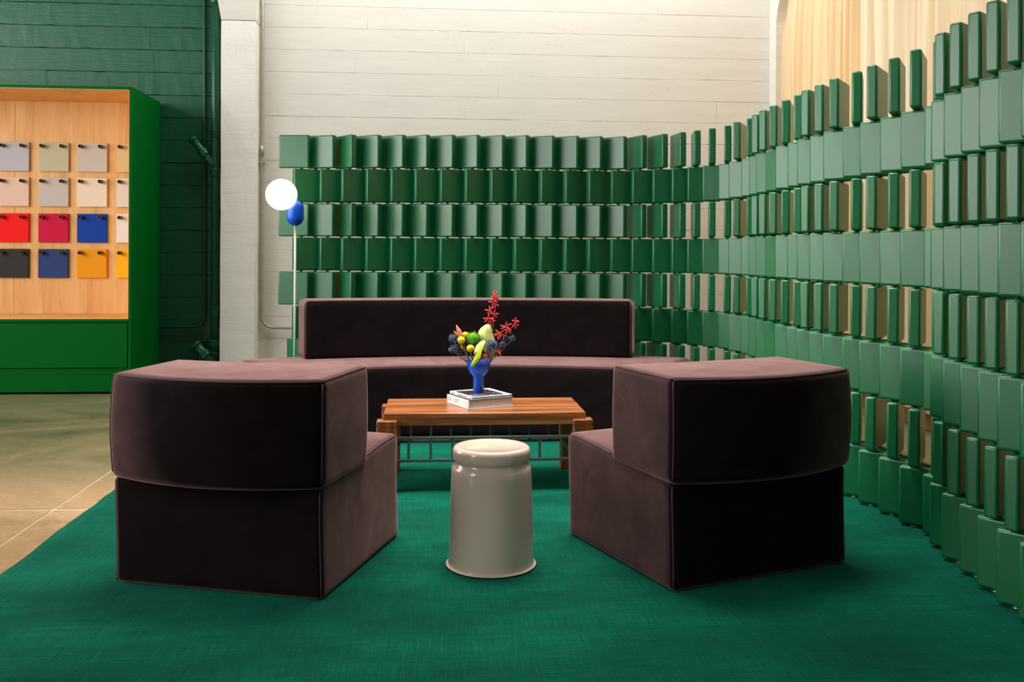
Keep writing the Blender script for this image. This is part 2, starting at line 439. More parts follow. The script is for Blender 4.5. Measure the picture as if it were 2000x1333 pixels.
# curtains
def curtain(y0, y1, mat, label, wl, amp, seed, ztopc):
    rc = random.Random(seed)
    n = int((y1 - y0) / 0.007); nz = 16
    ph = [0.0]; am = []
    w = wl
    t = 0
    for i in range(n):
        if i % 14 == 0: w = wl * rc.uniform(0.55, 1.55); 
        ph.append(ph[-1] + 2 * PI * 0.007 / w)
    A = []; a_ = amp
    for i in range(n + 1):
        a_ += rc.uniform(-1, 1) * amp * 0.07; a_ = min(max(a_, amp * .45), amp * 1.35); A.append(a_)
    bm = bmesh.new(); rows = []
    for j in range(nz + 1):
        f = j / nz; z = 0.135 + (ztopc - 0.135) * f
        row = []
        for i in range(n + 1):
            y = y0 + (y1 - y0) * i / n
            p = ph[i] + 0.55 * math.sin(3.1 * y + 2.2 * z) * (1 - f * .3)
            k = 1.0 if f < 0.9 else 1 - (f - 0.9) * 4.5
            x = 3.395 + A[i] * k * (1 - 2 * abs(math.sin(p / 2)) ** 0.55) + 0.15 * A[i] * math.sin(2.3 * p + 1.3 * z)
            row.append(bm.verts.new((x - 3.395, y - 0.25 * A[i] * math.sin(p) - (y0 + y1) / 2, z)))
        rows.append(row)
    for a, b in zip(rows, rows[1:]):
        for i in range(n):
            fc = bm.faces.new([a[i], a[i + 1], b[i + 1], b[i]]); fc.smooth = True
    o = empty('curtain', (3.395, (y0 + y1) / 2, 0))
    tag(o, label, 'curtain', 'curtains along the arched window')
    obj('drape', bm, mat, o)
    hd = bmesh.new()
    add_box(hd, -0.012, 0.012, y0 - (y0 + y1) / 2, y1 - (y0 + y1) / 2, ztopc - 0.03, ztopc + 0.015, 0.004, 1)
    obj('heading_tape', hd, mat, o)
curtain(7.33, 9.005, M['curtain_warm'], 'ochre-tinted cream curtain in tight folds beside the white wall corner', 0.18, 0.058, 4, 3.62)
curtain(2.45, 7.31, M['curtain_pale'], 'pale cream curtain in broad folds behind the tall end of the green screen', 0.27, 0.062, 9, 3.62)

# ---------------------------------------------------------------- rug
bm = bmesh.new()
nx, ny = 60, 90
X0, X1, Y0, Y1 = -1.588, 2.30, 0.9, 7.62
rw = random.Random(11)
wob = [0.0]
for j in range(ny): wob.append(wob[-1] * .8 + rw.uniform(-.004, .004))
top = []
for j in range(ny + 1):
    y = Y0 + (Y1 - Y0) * j / ny
    top.append([bm.verts.new((X0 + wob[j] * (1 if i == 0 else 0) + (X1 - X0) * i / nx, y, 0.011 if 0 < i < nx and 0 < j < ny else 0.007)) for i in range(nx + 1)])
for j in range(ny):
    for i in range(nx):
        f = bm.faces.new([top[j][i], top[j][i + 1], top[j + 1][i + 1], top[j + 1][i]]); f.smooth = True
loop = [top[0][i] for i in range(nx + 1)] + [top[j][nx] for j in range(1, ny + 1)] + [top[ny][i] for i in range(nx - 1, -1, -1)] + [top[j][0] for j in range(ny - 1, 0, -1)]
low = [bm.verts.new((v.co.x, v.co.y, 0.0005)) for v in loop]
for i in range(len(loop)):
    j = (i + 1) % len(loop)
    bm.faces.new([loop[j], loop[i], low[i], low[j]])
tag(obj('rug', bm, M['rug']), 'large dark teal-green woven rug under the seats and table', 'rug')
ZR = 0.011

# ---------------------------------------------------------------- room divider of pivoting tiles
RODS = [(-1.113,7.379),(-1.005,7.356),(-0.905,7.403),(-0.807,7.352),(-0.707,7.399),(-0.640,7.311),(-0.541,7.361),(-0.455,7.292),(-0.355,7.340),(-0.270,7.269),(-0.170,7.317),(-0.087,7.244),(0.013,7.289),(0.102,7.223),(0.201,7.271),(0.288,7.203),(0.386,7.254),(0.476,7.190),(0.571,7.246),(0.657,7.177),(0.753,7.231),(0.849,7.175),(0.942,7.234),(1.035,7.175),(1.126,7.238),(1.216,7.175),(1.312,7.230),(1.399,7.161),(1.506,7.188),(1.548,7.085),(1.657,7.100),(1.688,6.994),(1.799,6.995),(1.806,6.885),(1.916,6.884),(1.896,6.775),(2.005,6.755),(1.975,6.649),(2.074,6.600),(2.041,6.495),(2.111,6.409),(2.057,6.312),(2.129,6.229),(2.083,6.128),(2.150,6.040),(2.075,5.958),(2.131,5.863),(2.059,5.779),(2.111,5.682),(2.049,5.590),(2.091,5.488),(2.042,5.389),(2.103,5.297),(2.047,5.202),(2.121,5.120),(2.041,5.043),(2.117,4.963),(2.044,4.880),(2.111,4.792),(2.045,4.704),(2.120,4.623),(2.070,4.524),(2.151,4.449),(2.082,4.363),(2.160,4.284),(2.099,4.192),(2.170,4.107),(2.108,4.015),(2.184,3.934),(2.121,3.843),(2.167,3.743),(2.070,3.691),(2.124,3.595),(2.035,3.530),(2.100,3.441),(2.014,3.371),(2.079,3.282),(1.991,3.215),(2.056,3.126),(1.968,3.059),(2.041,2.976),(1.953,2.909),(2.026,2.826),(1.938,2.759),(2.011,2.676)]
NC = (len(RODS) - 1) // 2
PITCH, TH, TT = 0.26, 0.252, 0.049
scr = empty('room_divider', (1.2, 6.6, 0))
tag(scr, 'tall curving green screen of stacked pivoting square tiles behind the seats', 'room divider')
tile_me = mesh('tile', box(-.1195, .1195, -TT / 2, TT / 2, 0, TH, 0.0105, 3), M['tile'])
rb = bmesh.new()
add_lathe(rb, [(0.020, 0.0), (0.020, 0.006), (0.008, 0.008), (0.008, 0.03)], 12, cap1=False)
rod_me0 = None
add_lathe(rb, [(0.0075, 0.02), (0.0075, 2.05)], 8)
# steel spacer discs between the rows
for r in range(1, 8): add_lathe(rb, [(0.017, r * PITCH + 0.0105 - 0.0035), (0.017, r * PITCH + 0.0165 - 0.0035)], 10)
for f in rb.faces: f.material_index = 0
for f in rb.faces:
    if f.calc_center_median().z < 0.012: f.material_index = 1
rod_me = mesh('rod', rb, [M['rod'], M['steel']])
inv = Vector((-1.2, -6.6, 0))
for (x, y) in RODS[1:]:
    link('rod', rod_me, scr, Vector((x, y, ZR)) + inv)
hid = bmesh.new(); tmp = box(-.1195, .1195, -TT / 2, TT / 2, 0, TH, 0.0105, 1)
tmpme = bpy.data.meshes.new('t'); tmp.to_mesh(tmpme); tmp.free()
for k in range(NC):
    A, B, A2 = (Vector((*RODS[2 * k + i], 0)) for i in range(3))
    for r in range(8):                                   # r = 0 is the top row
        z = ZR + 0.010 + (7 - r) * PITCH
        p, q = (A, B) if r % 2 == 0 else (B, A2)
        c = (p + q) / 2; ang = math.atan2(q.y - p.y, q.x - p.x)
        if k == 0 and r == 6:                            # the end tile of one row is swung back
            ang = math.radians(-52); c = B - Vector((math.cos(ang), math.sin(ang), 0)) * 0.0552
        ang += rw.uniform(-1, 1) * math.radians(0.5)
        hidden = (1 <= k <= 13 and r in (5, 6)) or (r == 7 and k <= 20)
        if hidden:
            m4 = Matrix.Translation(Vector((c.x, c.y, z)) + inv) @ Matrix.Rotation(ang, 4, 'Z')
            n0 = len(hid.verts); hid.from_mesh(tmpme); hid.verts.ensure_lookup_table()
            for v in hid.verts[n0:]: v.co = m4 @ v.co
        else:
            link('tile', tile_me, scr, Vector((c.x, c.y, z)) + inv, ang)
bpy.data.meshes.remove(tmpme)
tag(obj('concealed_tiles', hid, M['tile'], scr), kind='stuff')

# ---------------------------------------------------------------- upholstery
def cushion(name, bm, parent, deform):
    for v in bm.verts: v.co = deform(v.co.copy())
    return obj(name, bm, M['velvet'], parent, smooth=True)

def cord(name, path, deform, parent, r=0.003):
    return obj(name, tube([deform(Vector(p)) for p in path], r, 6), M['piping'], parent)

def line(p, q, n): return [tuple(p[i] + (q[i] - p[i]) * t / n for i in range(3)) for t in range(n + 1)]

def make_chair(loc, rz, label):
    t = empty('lounge_chair', loc, rz)
    tag(t, label, 'chair', 'low velvet chairs in front of the table')
    sm = lambda s: max(0, min(1, s)) ** 2 * (3 - 2 * max(0, min(1, s)))
    def db(c):
        f = (c.y + .39) / .78
        k = sm((c.z - .25) / .15)
        c.z += k * (0.048 * sm(f * 1.1) + 0.012 * (1 - (c.x / .4) ** 2) * sm(f * 2))
        if c.y > 0: c.y -= 0.03 * (1 - (c.x / .4) ** 2) * (c.y / .39)
        bul = 0.004 * math.sin(c.z * 9 + c.x * 5)
        c.x += bul * (1 if c.x > 0 else -1) * (1 if abs(c.x) > .37 else 0)
        return c
    def dk(c):
        f = (.02 - c.y) / .415
        g = (c.z - .38) / .375
        c.y -= (1 - (c.x / .41) ** 2) * (0.025 + 0.075 * f)
        c.y -= 0.012 * math.sin(PI * max(0, min(1, g))) * (1 if f > .9 else 0)
        c.x *= 1 + 0.012 * math.sin(PI * max(0, min(1, g)))
        if g > .6: c.z += 0.005 * (1 - f) + 0.004 * (1 - (c.x / .41) ** 2) * math.sin(PI * max(0, min(1, f)))
        return c
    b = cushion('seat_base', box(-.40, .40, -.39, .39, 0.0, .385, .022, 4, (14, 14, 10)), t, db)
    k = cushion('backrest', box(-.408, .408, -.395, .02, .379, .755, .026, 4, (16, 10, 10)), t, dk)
    e = .007
    cord('piping', line((-.40, -.395 + e, .755 - e), (.40, -.395 + e, .755 - e), 24), dk, k)
    for s in (-1, 1):
        cord('piping', line((s * (.408 - e), -.395 + e, .40), (s * (.408 - e), -.395 + e, .74), 10), dk, k)
        cord('piping', line((s * (.40 - e), -.39 + e, .01), (s * (.40 - e), -.39 + e, .37), 8), db, b)
        cord('piping', line((s * (.408 - e), -.38, .755 - e), (s * (.408 - e), .0, .755 - e), 10), dk, k)
        cord('piping', line((s * (.40 - e), .03, .385 - e), (s * (.40 - e), .37, .385 - e), 10), db, b)
    return t
make_chair((-0.640, 3.772, ZR), math.radians(-17.4), 'aubergine velvet lounge chair to the left of the cream stool')
make_chair((1.080, 3.780, ZR), math.radians(20.0), 'aubergine velvet lounge chair to the right of the cream stool, near the green screen')

so = empty('sofa', (0.25, 6.5, ZR)); tag(so, 'long curved aubergine velvet sofa with a straight low back against the green screen', 'sofa')
def ds(c):                                       # x = arc angle, y = radius, centred on (0.25, 3.70)
    r, a = c.y, c.x
    z = c.z
    if z > .3: z += 0.014 * math.sin(PI * max(0, min(1, (r - 2.45) / .8)))
    return Vector((r * math.sin(a), 3.70 + r * math.cos(a) - 6.5, z))
HA = math.radians(28.6)
def sect(ha, r0, r1, z0, z1, rad, n, deform):
    R = (r0 + r1) / 2
    bm = box(-ha * R, ha * R, r0, r1, z0, z1, rad, 4, (n, 6, 6))
    for v in bm.verts: v.co.x /= R
    for v in bm.verts: v.co = deform(v.co.copy())
    return bm
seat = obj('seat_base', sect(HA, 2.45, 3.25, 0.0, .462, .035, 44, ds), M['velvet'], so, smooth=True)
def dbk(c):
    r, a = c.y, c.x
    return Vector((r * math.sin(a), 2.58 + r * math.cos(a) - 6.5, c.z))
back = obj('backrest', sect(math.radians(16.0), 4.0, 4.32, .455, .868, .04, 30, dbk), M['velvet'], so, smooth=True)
hb = math.radians(16.0) * 4.16
for z in (.860,):
    cord('piping', [(x / 4.16, 4.012, z) for x in [-(hb - .02) + (2 * hb - .04) * i / 30 for i in range(31)]], dbk, back, 0.003)
cord('piping', [(a, 2.462, .452) for a in [-HA * .985 + 2 * HA * .985 * i / 40 for i in range(41)]], ds, seat, 0.003)
for s in (-1, 1):
    cord('piping', line((s * (hb - .010) / 4.16, 4.01, .48), (s * (hb - .010) / 4.16, 4.01, .845), 8), dbk, back, 0.003)

# ---------------------------------------------------------------- coffee table
tb = empty('coffee_table', (0.262, 5.0, ZR)); tag(tb, 'low walnut coffee table with grey metal ladder rails, between the chairs and sofa', 'table')
ZT = 0.400 - ZR
obj('table_top', box(-.506, .506, -.248, .248, ZT - .060, ZT, 0.002, 1), M['walnut'], tb)
for sx in (-1, 1):
    for sy in (-1, 1):
        x0, x1 = sorted((sx * .538, sx * .440)); y0, y1 = sorted((sy * .285, sy * .200))
        lb = bmesh.new()
        add_box(lb, x0, x1, y0, y1, 0, ZT - .061, 0.002, 1)
        # notched head: upstand round the corner of the top
        ya, yb = sorted((sy * .285, sy * .2485)); add_box(lb, x0, x1, ya, yb, ZT - .0615, ZT - .032, 0.002, 1)
        yc_, yd_ = sorted((sy * .200, sy * .2487)); xa, xb = sorted((sx * .538, sx * .5065)); add_box(lb, xa, xb, yc_, yd_, ZT - .0615, ZT - .032, 0.002, 1)
        obj('leg', lb, M['walnut_leg'], tb)
for sy in (-1, 1):
    y = sy * .2415
    for z in (.166 - ZR, .278 - ZR):
        obj('rail', box(-.45, .45, y - .008, y + .008, z - .0075, z + .0075, .002, 1), M['rail'], tb)
    for i in range(8):
        x = -.3815 + .1092 * i
        obj('rung', box(x - .0065, x + .0065, y - .0065, y + .0065, .166 - ZR + .0072, .278 - ZR - .0072), M['rail'], tb)
for sx in (-1, 1):
    obj('rail', box(sx * .455 - .006, sx * .455 + .006, -.2, .2, .159 - ZR, .173 - ZR, .002, 1), M['rail'], tb)

# books under the vase
def book(name, corner, ang, L, D, T, label, spine_mat):
    """corner = near bottom corner; spine runs away to the left, page edge to the right"""
    o = empty(name, corner, ang); tag(o, label, 'book', 'books stacked on the coffee table')
    e = 0.0035
    obj('back_cover', box(0, D, 0, L, 0, .003), M['paper'], o)
    obj('front_cover', box(0, D, 0, L, T - .003, T), spine_mat, o)
    obj('spine', box(-.003, .004, 0, L, 0, T, .0015, 1), M['paper'], o)
    obj('page_block', box(.0045, D - .008, .004, L - .006, .0032, T - .0032), M['pages'], o)
    return o
a1 = math.radians(24.0)
b1 = book('book', (0.182, 4.862, .4006), a1, .258, .262, .0455, 'thick white hardback lying lowest on the coffee table', M['blackcover'])
pr = bmesh.new()
def bar(bm, y0, y1, z0, z1, x=-.0034): add_box(bm, x, x + .0006, y0, y1, z0, z1)
rt = random.Random(8)
for (ys_, ye_, z) in ((.246, .212, .030), (.250, .196, .020), (.168, .112, .030), (.164, .124, .020)):
    y = ys_
    while y > ye_:
        w = rt.uniform(.006, .015); bar(pr, max(ye_, y - w), y, z, z + .0028); y -= w + .002
for k in range(7): bar(pr, .021, .023, .010 + k * .0042, .0128 + k * .0042)
obj('spine_print', pr, M['ink'], b1)
b2 = book('book', (0.200, 4.882, .4464), a1 + .015, .257, .236, .0135, 'thin white picture book lying on top, under the blue vase', M['paper'])
pr = bmesh.new(); y = .24
for (y0, y1) in ((.235, .205), (.16, .10), (.095, .055), (.03, .008)):
    y = y0
    while y > y1:
        w = rt.uniform(.006, .014); bar(pr, max(y1, y - w), y, .0045, .0090); y -= w + .002
obj('spine_print', pr, M['ink'], b2)
a = NT('cover_photograph')
n1 = a.noise(a.coord((1, 1, 1)), 14, 5, 0.6, 0.8)
a.base(a.ramp(n1, [(0.30, lin(26, 40, 48)), (0.42, lin(108, 66, 66)), (0.50, lin(60, 52, 64)), (0.58, lin(150, 168, 172)), (0.70, lin(40, 66, 62))]))
a.set(Roughness=0.18)
obj('cover_photo', box(.012, .205, .014, .225, .0135, .0139), a.m, b2)
pr = bmesh.new(); x = .03
while x < .20:
    w = rt.uniform(.012, .022); add_box(pr, x, x + w, .234, .246, .0135, .0139); x += w + .005
obj('cover_print', pr, M['ink'], b2)

# ---------------------------------------------------------------- vase and flowers
VX, VY, VZ = 0.2411, 5.062, 0.4602
vs = empty('vase', (VX, VY, VZ)); tag(vs, 'cobalt blue vase with bowl-shaped neck, on the books', 'vase')
prof = [(0.0, 0.0), (.0275, 0), (.0285, .002), (.0285, .078), (.030, .086), (.036, .094), (.046, .103), (.054, .116), (.059, .132), (.061, .150), (.0635, .160), (.070, .1655), (.071, .1675),
        (.069, .168), (.061, .162), (.058, .150), (.055, .132), (.048, .115), (.030, .100), (0.0, .096)]
obj('body', add_lathe(bmesh.new(), prof, 48), M['blue'], vs)

c_, s_ = math.cos(YAW), math.sin(YAW)
def fp(x, y, d=0.0):
    """flower position: offset from the vase axis, read off the photograph's scale; d = towards the back"""
    u = (x - 935) / 367.6
    return Vector((VX + u * c_ + d * s_, VY - u * s_ + d * c_, 1.2 - (y - 494.7) / 367.6))
def local(o, p): return Vector(p) - o.location

def stem_path(p, q, bend=0.01, n=6):
    p, q = Vector(p), Vector(q); m = (p + q) / 2 + Vector((0, 0, bend))
    return [(1 - t) ** 2 * p + 2 * t * (1 - t) * m + t * t * q for t in [i / n for i in range(n + 1)]]
def flower(name, base, label, cat, group=None):
    o = empty(name, base); return tag(o, label, cat, group)
BASE = lambda x, d=0: fp(x, 709, d)        # inside the bowl of the vase

# billy buttons
for (x, y, d, r, bx, lab) in ((901.4, 664, -.03, .0205, 920, 'yellow ball-shaped flower at left, under the pink bud'),
                              (919.5, 679, -.055, .0200, 926, 'yellow ball-shaped flower lowest in the bunch, left of the folded lime leaf'),
                              (908.5, 654.5, .0, .0160, 924, 'yellow ball-shaped flower half hidden behind the green pompom')):
    o = flower('billy_button', BASE(bx, d * .4), lab, 'flower', 'yellow billy buttons in the vase')
    h = fp(x, y, d)
    hb_ = bmesh.new(); add_ball(hb_, local(o, h), r, 3, (1.02, 1.02, .96))
    rb_ = random.Random(int(x))
    for v in hb_.verts: v.co += (v.co - local(o, h)).normalized() * rb_.uniform(-.0009, .0009)
    obj('flower_head', hb_, M['yellow'], o)
    obj('stem', tube(stem_path((0, 0, 0), local(o, h) - Vector((0, 0, r * .8))), .0028, 6), M['stem'], o)
# green pompom
o = flower('green_pompom', BASE(930, .0), 'round bright green pompom flower in the middle of the bunch', 'flower')
h = local(o, fp(923.8, 662, -.005))
bm = bmesh.new(); add_ball(bm, h, .031, 3, (1.15, 1.1, 1))
g = random.Random(21)
for i in range(520):
    zz = g.uniform(-.75, 1); aa_ = g.uniform(0, 2 * PI); rr_ = math.sqrt(max(0, 1 - zz * zz))
    d = Vector((rr_ * math.cos(aa_) * 1.15, rr_ * math.sin(aa_) * 1.1, zz)); p0 = h + d * .029
    p1 = h + d * g.uniform(.036, .0415) + Vector((g.uniform(-1, 1), g.uniform(-1, 1), g.uniform(-1, 1))) * .003
    sd = d.cross(Vector((0.3, .5, .8))).normalized() * .0014
    a_, b_, t_ = bm.verts.new(p0 - sd), bm.verts.new(p0 + sd), bm.verts.new(p1); bm.faces.new([a_, b_, t_])
obj('flower_head', bm, M['pompom'], o)
obj('stem', tube(stem_path((0, 0, 0), h - Vector((0, 0, .02))), .003, 6), M['stem'], o)

# spathes (anthuriums): curved leaf-like sheets with thickness
def sheet(rows, thick=.0012):
    """rows: list of lists of points"""
    bm = bmesh.new(); R = [[bm.verts.new(p) for p in r] for r in rows]
    for a_, b_ in zip(R, R[1:]):
        for i in range(len(a_) - 1):
            f = bm.faces.new([a_[i], a_[i + 1], b_[i + 1], b_[i]]); f.smooth = True
    bmesh.ops.remove_doubles(bm, verts=bm.verts, dist=1e-6)
    bmesh.ops.recalc_face_normals(bm, faces=bm.faces)
    bmesh.ops.solidify(bm, geom=list(bm.faces), thickness=thick)
    for f in bm.faces: f.smooth = True
    return bm
def spathe(o, pts, cup=.012, ribs=.0012):
    """pts: (left pixel x, right pixel x, pixel y, depth) from tip to foot"""
    rows = []
    for (xl, xr, y, d) in pts:
        row = []
        for i in range(13):
            t = i / 12; x = xl + (xr - xl) * t
            w = 1 - (2 * t - 1) ** 2
            row.append(local(o, fp(x, y + 1.5 * (2 * t - 1) ** 2, d - cup * w * (xr - xl) / 30 + ribs * math.cos(t * 6 * PI))))
        rows.append(row)
    return sheet(rows)
o = flower('anthurium', BASE(950, .02), 'large upright pale green and cream anthurium behind the dark thistle', 'flower')
obj('spathe', spathe(o, [(951.6, 952.6, 632.3, .03), (946, 957, 635, .026), (939, 959.5, 640, .022), (935, 960.8, 645.5, .018), (933, 963, 652, .015), (932.6, 965, 659, .012), (935, 967.5, 667, .012), (940, 969, 676, .014), (946, 968, 686, .016), (951, 963, 696, .018), (955, 958, 703, .02)], .016), M['spathe'], o)
obj('stem', tube(stem_path((0, 0, 0), local(o, fp(957, 700, .02))), .003, 6), M['stem'], o)
obj('stamen', tube(stem_path(local(o, fp(951, 690, .01)), local(o, fp(950.5, 664, -.004)), .004), [.002, .003, .003, .003, .0028, .0024, .0015], 8), M['lime'], o)
o = flower('anthurium', BASE(938, -.03), 'folded lime green anthurium drooping over the rim of the vase', 'flower')
obj('spathe', spathe(o, [(943, 947, 663.6, -.03), (936.5, 949, 666.5, -.034), (931.5, 947.5, 671.5, -.042), (928, 944.5, 678, -.05), (926.5, 942, 684, -.056), (926.8, 940.5, 690, -.060)], .016), M['spathe'], o)
obj('spathe', spathe(o, [(944, 949, 667, -.036), (940.5, 945.5, 674, -.05), (936, 943, 682, -.061), (930.5, 941, 690, -.070), (926.5, 939, 697, -.076), (922.8, 933, 704, -.080), (920.8, 927.5, 710, -.082), (922.0, 923.4, 713.4, -.083)], .010), M['lime'], o)
obj('stem', tube(stem_path((0, 0, 0), local(o, fp(938, 692, -.05))), .003, 6), M['stem'], o)
# buds
def bud(tip, foot, d, r, mat, label, bx):
    o = flower('flower_bud', BASE(bx, d * .4), label, 'flower')
    p, q = local(o, fp(*foot, d)), local(o, fp(*tip, d - .012))
    pts = [p + (q - p) * t for t in (0, .12, .3, .5, .7, .87, 1)]
    obj('petals', tube(pts, [r * k for k in (.35, .8, 1, .95, .7, .38, .06)], 10), mat, o)
    obj('stem', tube(stem_path((0, 0, 0), p), .0024, 6), M['stem'], o)
bud((891.5, 635), (901.5, 660), -.01, .0125, M['pinkbud'], 'tall pointed pink bud rising at the left of the bunch', 918)
bud((886, 646.5), (894, 657.5), .005, .0060, M['orange'], 'slim orange bud beside the pink one', 916)
bud((900.5, 672), (904.5, 682), -.02, .0070, M['pinkbud'], 'small pink bud low down beside the left thistles', 920)
# red orchid sprays
def orchid_head(bm, c, size, rot, g, np_=5):
    for i in range(np_):
        a_ = rot + 2 * PI * i / np_ + g.uniform(-.35, .35)
        L = size * g.uniform(.75, 1.2)
        d = Vector((math.cos(a_) * c_, g.uniform(-.55, .15), math.sin(a_)))
        sd = Vector((-math.sin(a_), 0, math.cos(a_)))
        pts = [c + d * L * t + Vector((0, 0, -.002 * t)) + sd * .12 * L * math.sin(t * 2.4) for t in (0, .25, .5, .75, 1)]
        add_tube(bm, pts, [.0016, .0034, .0040, .0036, .0012], 6)
def spray(label, pts, heads, bx, g):
    o = flower('orchid_spray', BASE(bx), label, 'flower', 'red orchid sprays in the vase')
    P = [Vector((0, 0, 0))] + [local(o, fp(*p)) for p in pts]
    obj('stem', tube(P, [.0022] * (len(P) - 2) + [.0014, .001], 6), M['stem_red'], o)
    for (x, y, d, s, rot, k) in heads:
        hb_ = bmesh.new(); orchid_head(hb_, local(o, fp(x, y, d)), s, rot, g, k)
        add_ball(hb_, local(o, fp(x, y, d)), s * .22, 1)
        obj('blossom', hb_, M['red'], o)
g = random.Random(31)
spray('tall spray of coral red orchids reaching highest of the bunch', [(960, 672, .02), (962.5, 640, .015), (965.5, 615, .01), (968, 598, .01), (967, 582, .01), (965.5, 570, .01)],
      [(966, 571, .0, .017, 1.3, 4), (964.5, 581, -.004, .022, 1.0, 5), (970, 585, .008, .022, 2.2, 5), (963, 590, -.004, .024, .3, 5), (968, 594, .0, .018, 4.2, 4), (956.5, 606, -.006, .026, 1.7, 5), (965, 615, -.006, .024, .2, 5), (953, 622, -.01, .030, 2.6, 5), (958.5, 629, .0, .026, 4.9, 4)], 955, g)
spray('shorter spray of coral red orchids leaning to the right', [(974, 684, .0), (980, 668, -.005), (987, 654, -.008), (991.5, 646, -.01), (1001, 639, -.012), (1005, 632, -.014)],
      [(977, 651, -.012, .032, .8, 5), (972, 655, -.012, .020, 3.0, 4), (988, 638, -.016, .034, .5, 6), (993, 645, -.016, .024, 5.2, 5), (1006, 626, -.016, .022, 1.2, 4), (1007, 634, -.014, .020, 4.6, 4), (973, 686, -.02, .024, 4.9, 4)], 952, g)
o = flower('orchid_blossom', BASE(945, -.02), 'small crimson blossom just above the right side of the vase rim', 'flower')
hb_ = bmesh.new(); orchid_head(hb_, local(o, fp(942.5, 695, -.05)), .026, .4, g, 6); orchid_head(hb_, local(o, fp(950, 690, -.045)), .02, 1.4, g, 4)
obj('blossom', hb_, M['crimson'], o); obj('stem', tube(stem_path((0, 0, 0), local(o, fp(942.5, 696, -.045))), .002, 6), M['stem_red'], o)
for (x, y, lab) in ((914.5, 652.5, 'tiny red bud peeping over the left of the green pompom'), (926.3, 650.5, 'tiny red bud peeping over the top of the green pompom')):
    o = flower('flower_bud', BASE(930, .03), lab, 'flower')
    bm = bmesh.new(); add_ball(bm, local(o, fp(x, y, .035)), .0055, 2, (.8, .8, 1.2)); obj('petals', bm, M['crimson'], o)
    obj('stem', tube(stem_path((0, 0, 0), local(o, fp(x, y + 2, .035))), .0016, 6), M['stem_red'], o)
# thistles
def thistle(x, y, d, r, bx, label, ns=150):
    o = flower('thistle', BASE(bx, d * .4), label, 'flower', 'blue thistles in the vase')
    h = local(o, fp(x, y, d)); g = random.Random(int(x * 7 + y))
    bm = bmesh.new(); add_ball(bm, h, r * .72, 2); obj('flower_head', bm, M['thistle'], o)
    bm = bmesh.new()
    for i in range(ns):
        zz = g.uniform(-.95, .95); a_ = g.uniform(0, 2 * PI); q = math.sqrt(1 - zz * zz)
        dr = Vector((q * math.cos(a_), q * math.sin(a_), zz)); L = r * g.uniform(1.0, 1.38)
        sd = dr.cross(Vector((.2, .9, .4))).normalized() * r * .062
        s2 = dr.cross(sd).normalized() * r * .062
        b0 = h + dr * r * .6
        v0, v1, v2, tp = bm.verts.new(b0 + sd), bm.verts.new(b0 - sd * .6 + s2), bm.verts.new(b0 - sd * .6 - s2), bm.verts.new(h + dr * L)
        bm.faces.new([v0, v1, tp]); bm.faces.new([v1, v2, tp]); bm.faces.new([v2, v0, tp])
    tag(obj('spikes', bm, M['spike'], o), kind='stuff')
    obj('stem', tube(stem_path((0, 0, 0), h - Vector((0, 0, r * .5)), .006), .0024, 6), M['stem'], o)
    bm = bmesh.new()
    end = h - Vector((0, 0, r * .6))
    for i in range(7):
        t = g.uniform(.25, .85); p0 = end * t; a_ = g.uniform(0, 2 * PI)
        p1 = p0 + Vector((math.cos(a_) * .022, math.sin(a_) * .012 - .006, g.uniform(-.002, .016)))
        add_tube(bm, [p0, (p0 + p1) / 2 + Vector((0, 0, .003)), p1], [.0012, .0026, .0005], 5)
    obj('leaves', bm, M['leafdark'], o)
thistle(885.8, 661.5, -.01, .0255, 913, 'blue thistle at far left, upper of two')
thistle(886.5, 682, -.02, .0250, 912, 'blue thistle at far left, lower of two beside the rim')
thistle(960.8, 673.5, -.04, .0300, 948, 'large dark blue thistle in front of the upright pale anthurium', 220)
thistle(982, 671.5, -.02, .0165, 954, 'small pale blue thistle right of the large dark one', 90)
thistle(987.5, 660.5, .0, .0170, 956, 'small thistle behind the shorter orchid spray', 90)
thistle(1000, 661, -.005, .0175, 957, 'small thistle at the far right end of the bunch', 90)

# ---------------------------------------------------------------- stool
st_ = empty('stool', (0.224, 3.634, ZR)); tag(st_, 'glossy cream bell-shaped metal stool on the rug at front', 'stool')
prof = [(.171, .004), (.1728, .0055), (.1715, .0075), (.1645, .009), (.1632, .013), (.1628, .03), (.1600, .14), (.1570, .25), (.1538, .345), (.1528, .366), (.1505, .376), (.1455, .384), (.1410, .390), (.1400, .396)]
obj('body', add_lathe(bmesh.new(), prof, 96, cap0=False, cap1=False), M['stool'], st_)
prof = [(.1400, .395), (.1410, .401), (.1455, .404), (.1480, .409), (.1490, .416), (.1490, .434), (.1475, .443), (.1435, .450), (.1370, .4535), (.125, .4525), (.09, .4490), (.04, .4470), (0, .4465)]
obj('seat', add_lathe(bmesh.new(), prof, 96, cap0=False), M['stool'], st_)

# ---------------------------------------------------------------- floor lamp
lp = empty('floor_lamp', (-1.006, 7.04, ZR)); tag(lp, 'slim floor lamp with a lit white globe and blue capsule holder', 'lamp')
obj('base', add_lathe(bmesh.new(), [(.115, 0), (.118, .004), (.118, .016), (.112, .02), (.012, .022)], 40), M['pole'], lp)
obj('pole', add_lathe(bmesh.new(), [(.0085, .02), (.0085, 1.40)], 16), M['pole'], lp)
cap = [(0, 1.380)] + [(.0617 * math.sin(t), 1.442 - .0617 * math.cos(t)) for t in [PI / 2 * i / 8 for i in range(1, 9)]] + [(.0617 * math.cos(t), 1.508 + .0617 * math.sin(t)) for t in [PI / 2 * i / 8 for i in range(0, 8)]] + [(0, 1.5697)]
obj('holder', add_lathe(bmesh.new(), cap, 40), M['blue'], lp)
bm = bmesh.new(); bmesh.ops.create_uvsphere(bm, u_segments=48, v_segments=24, radius=.1115, matrix=Matrix.Translation((-.088, -.075, 1.603)))
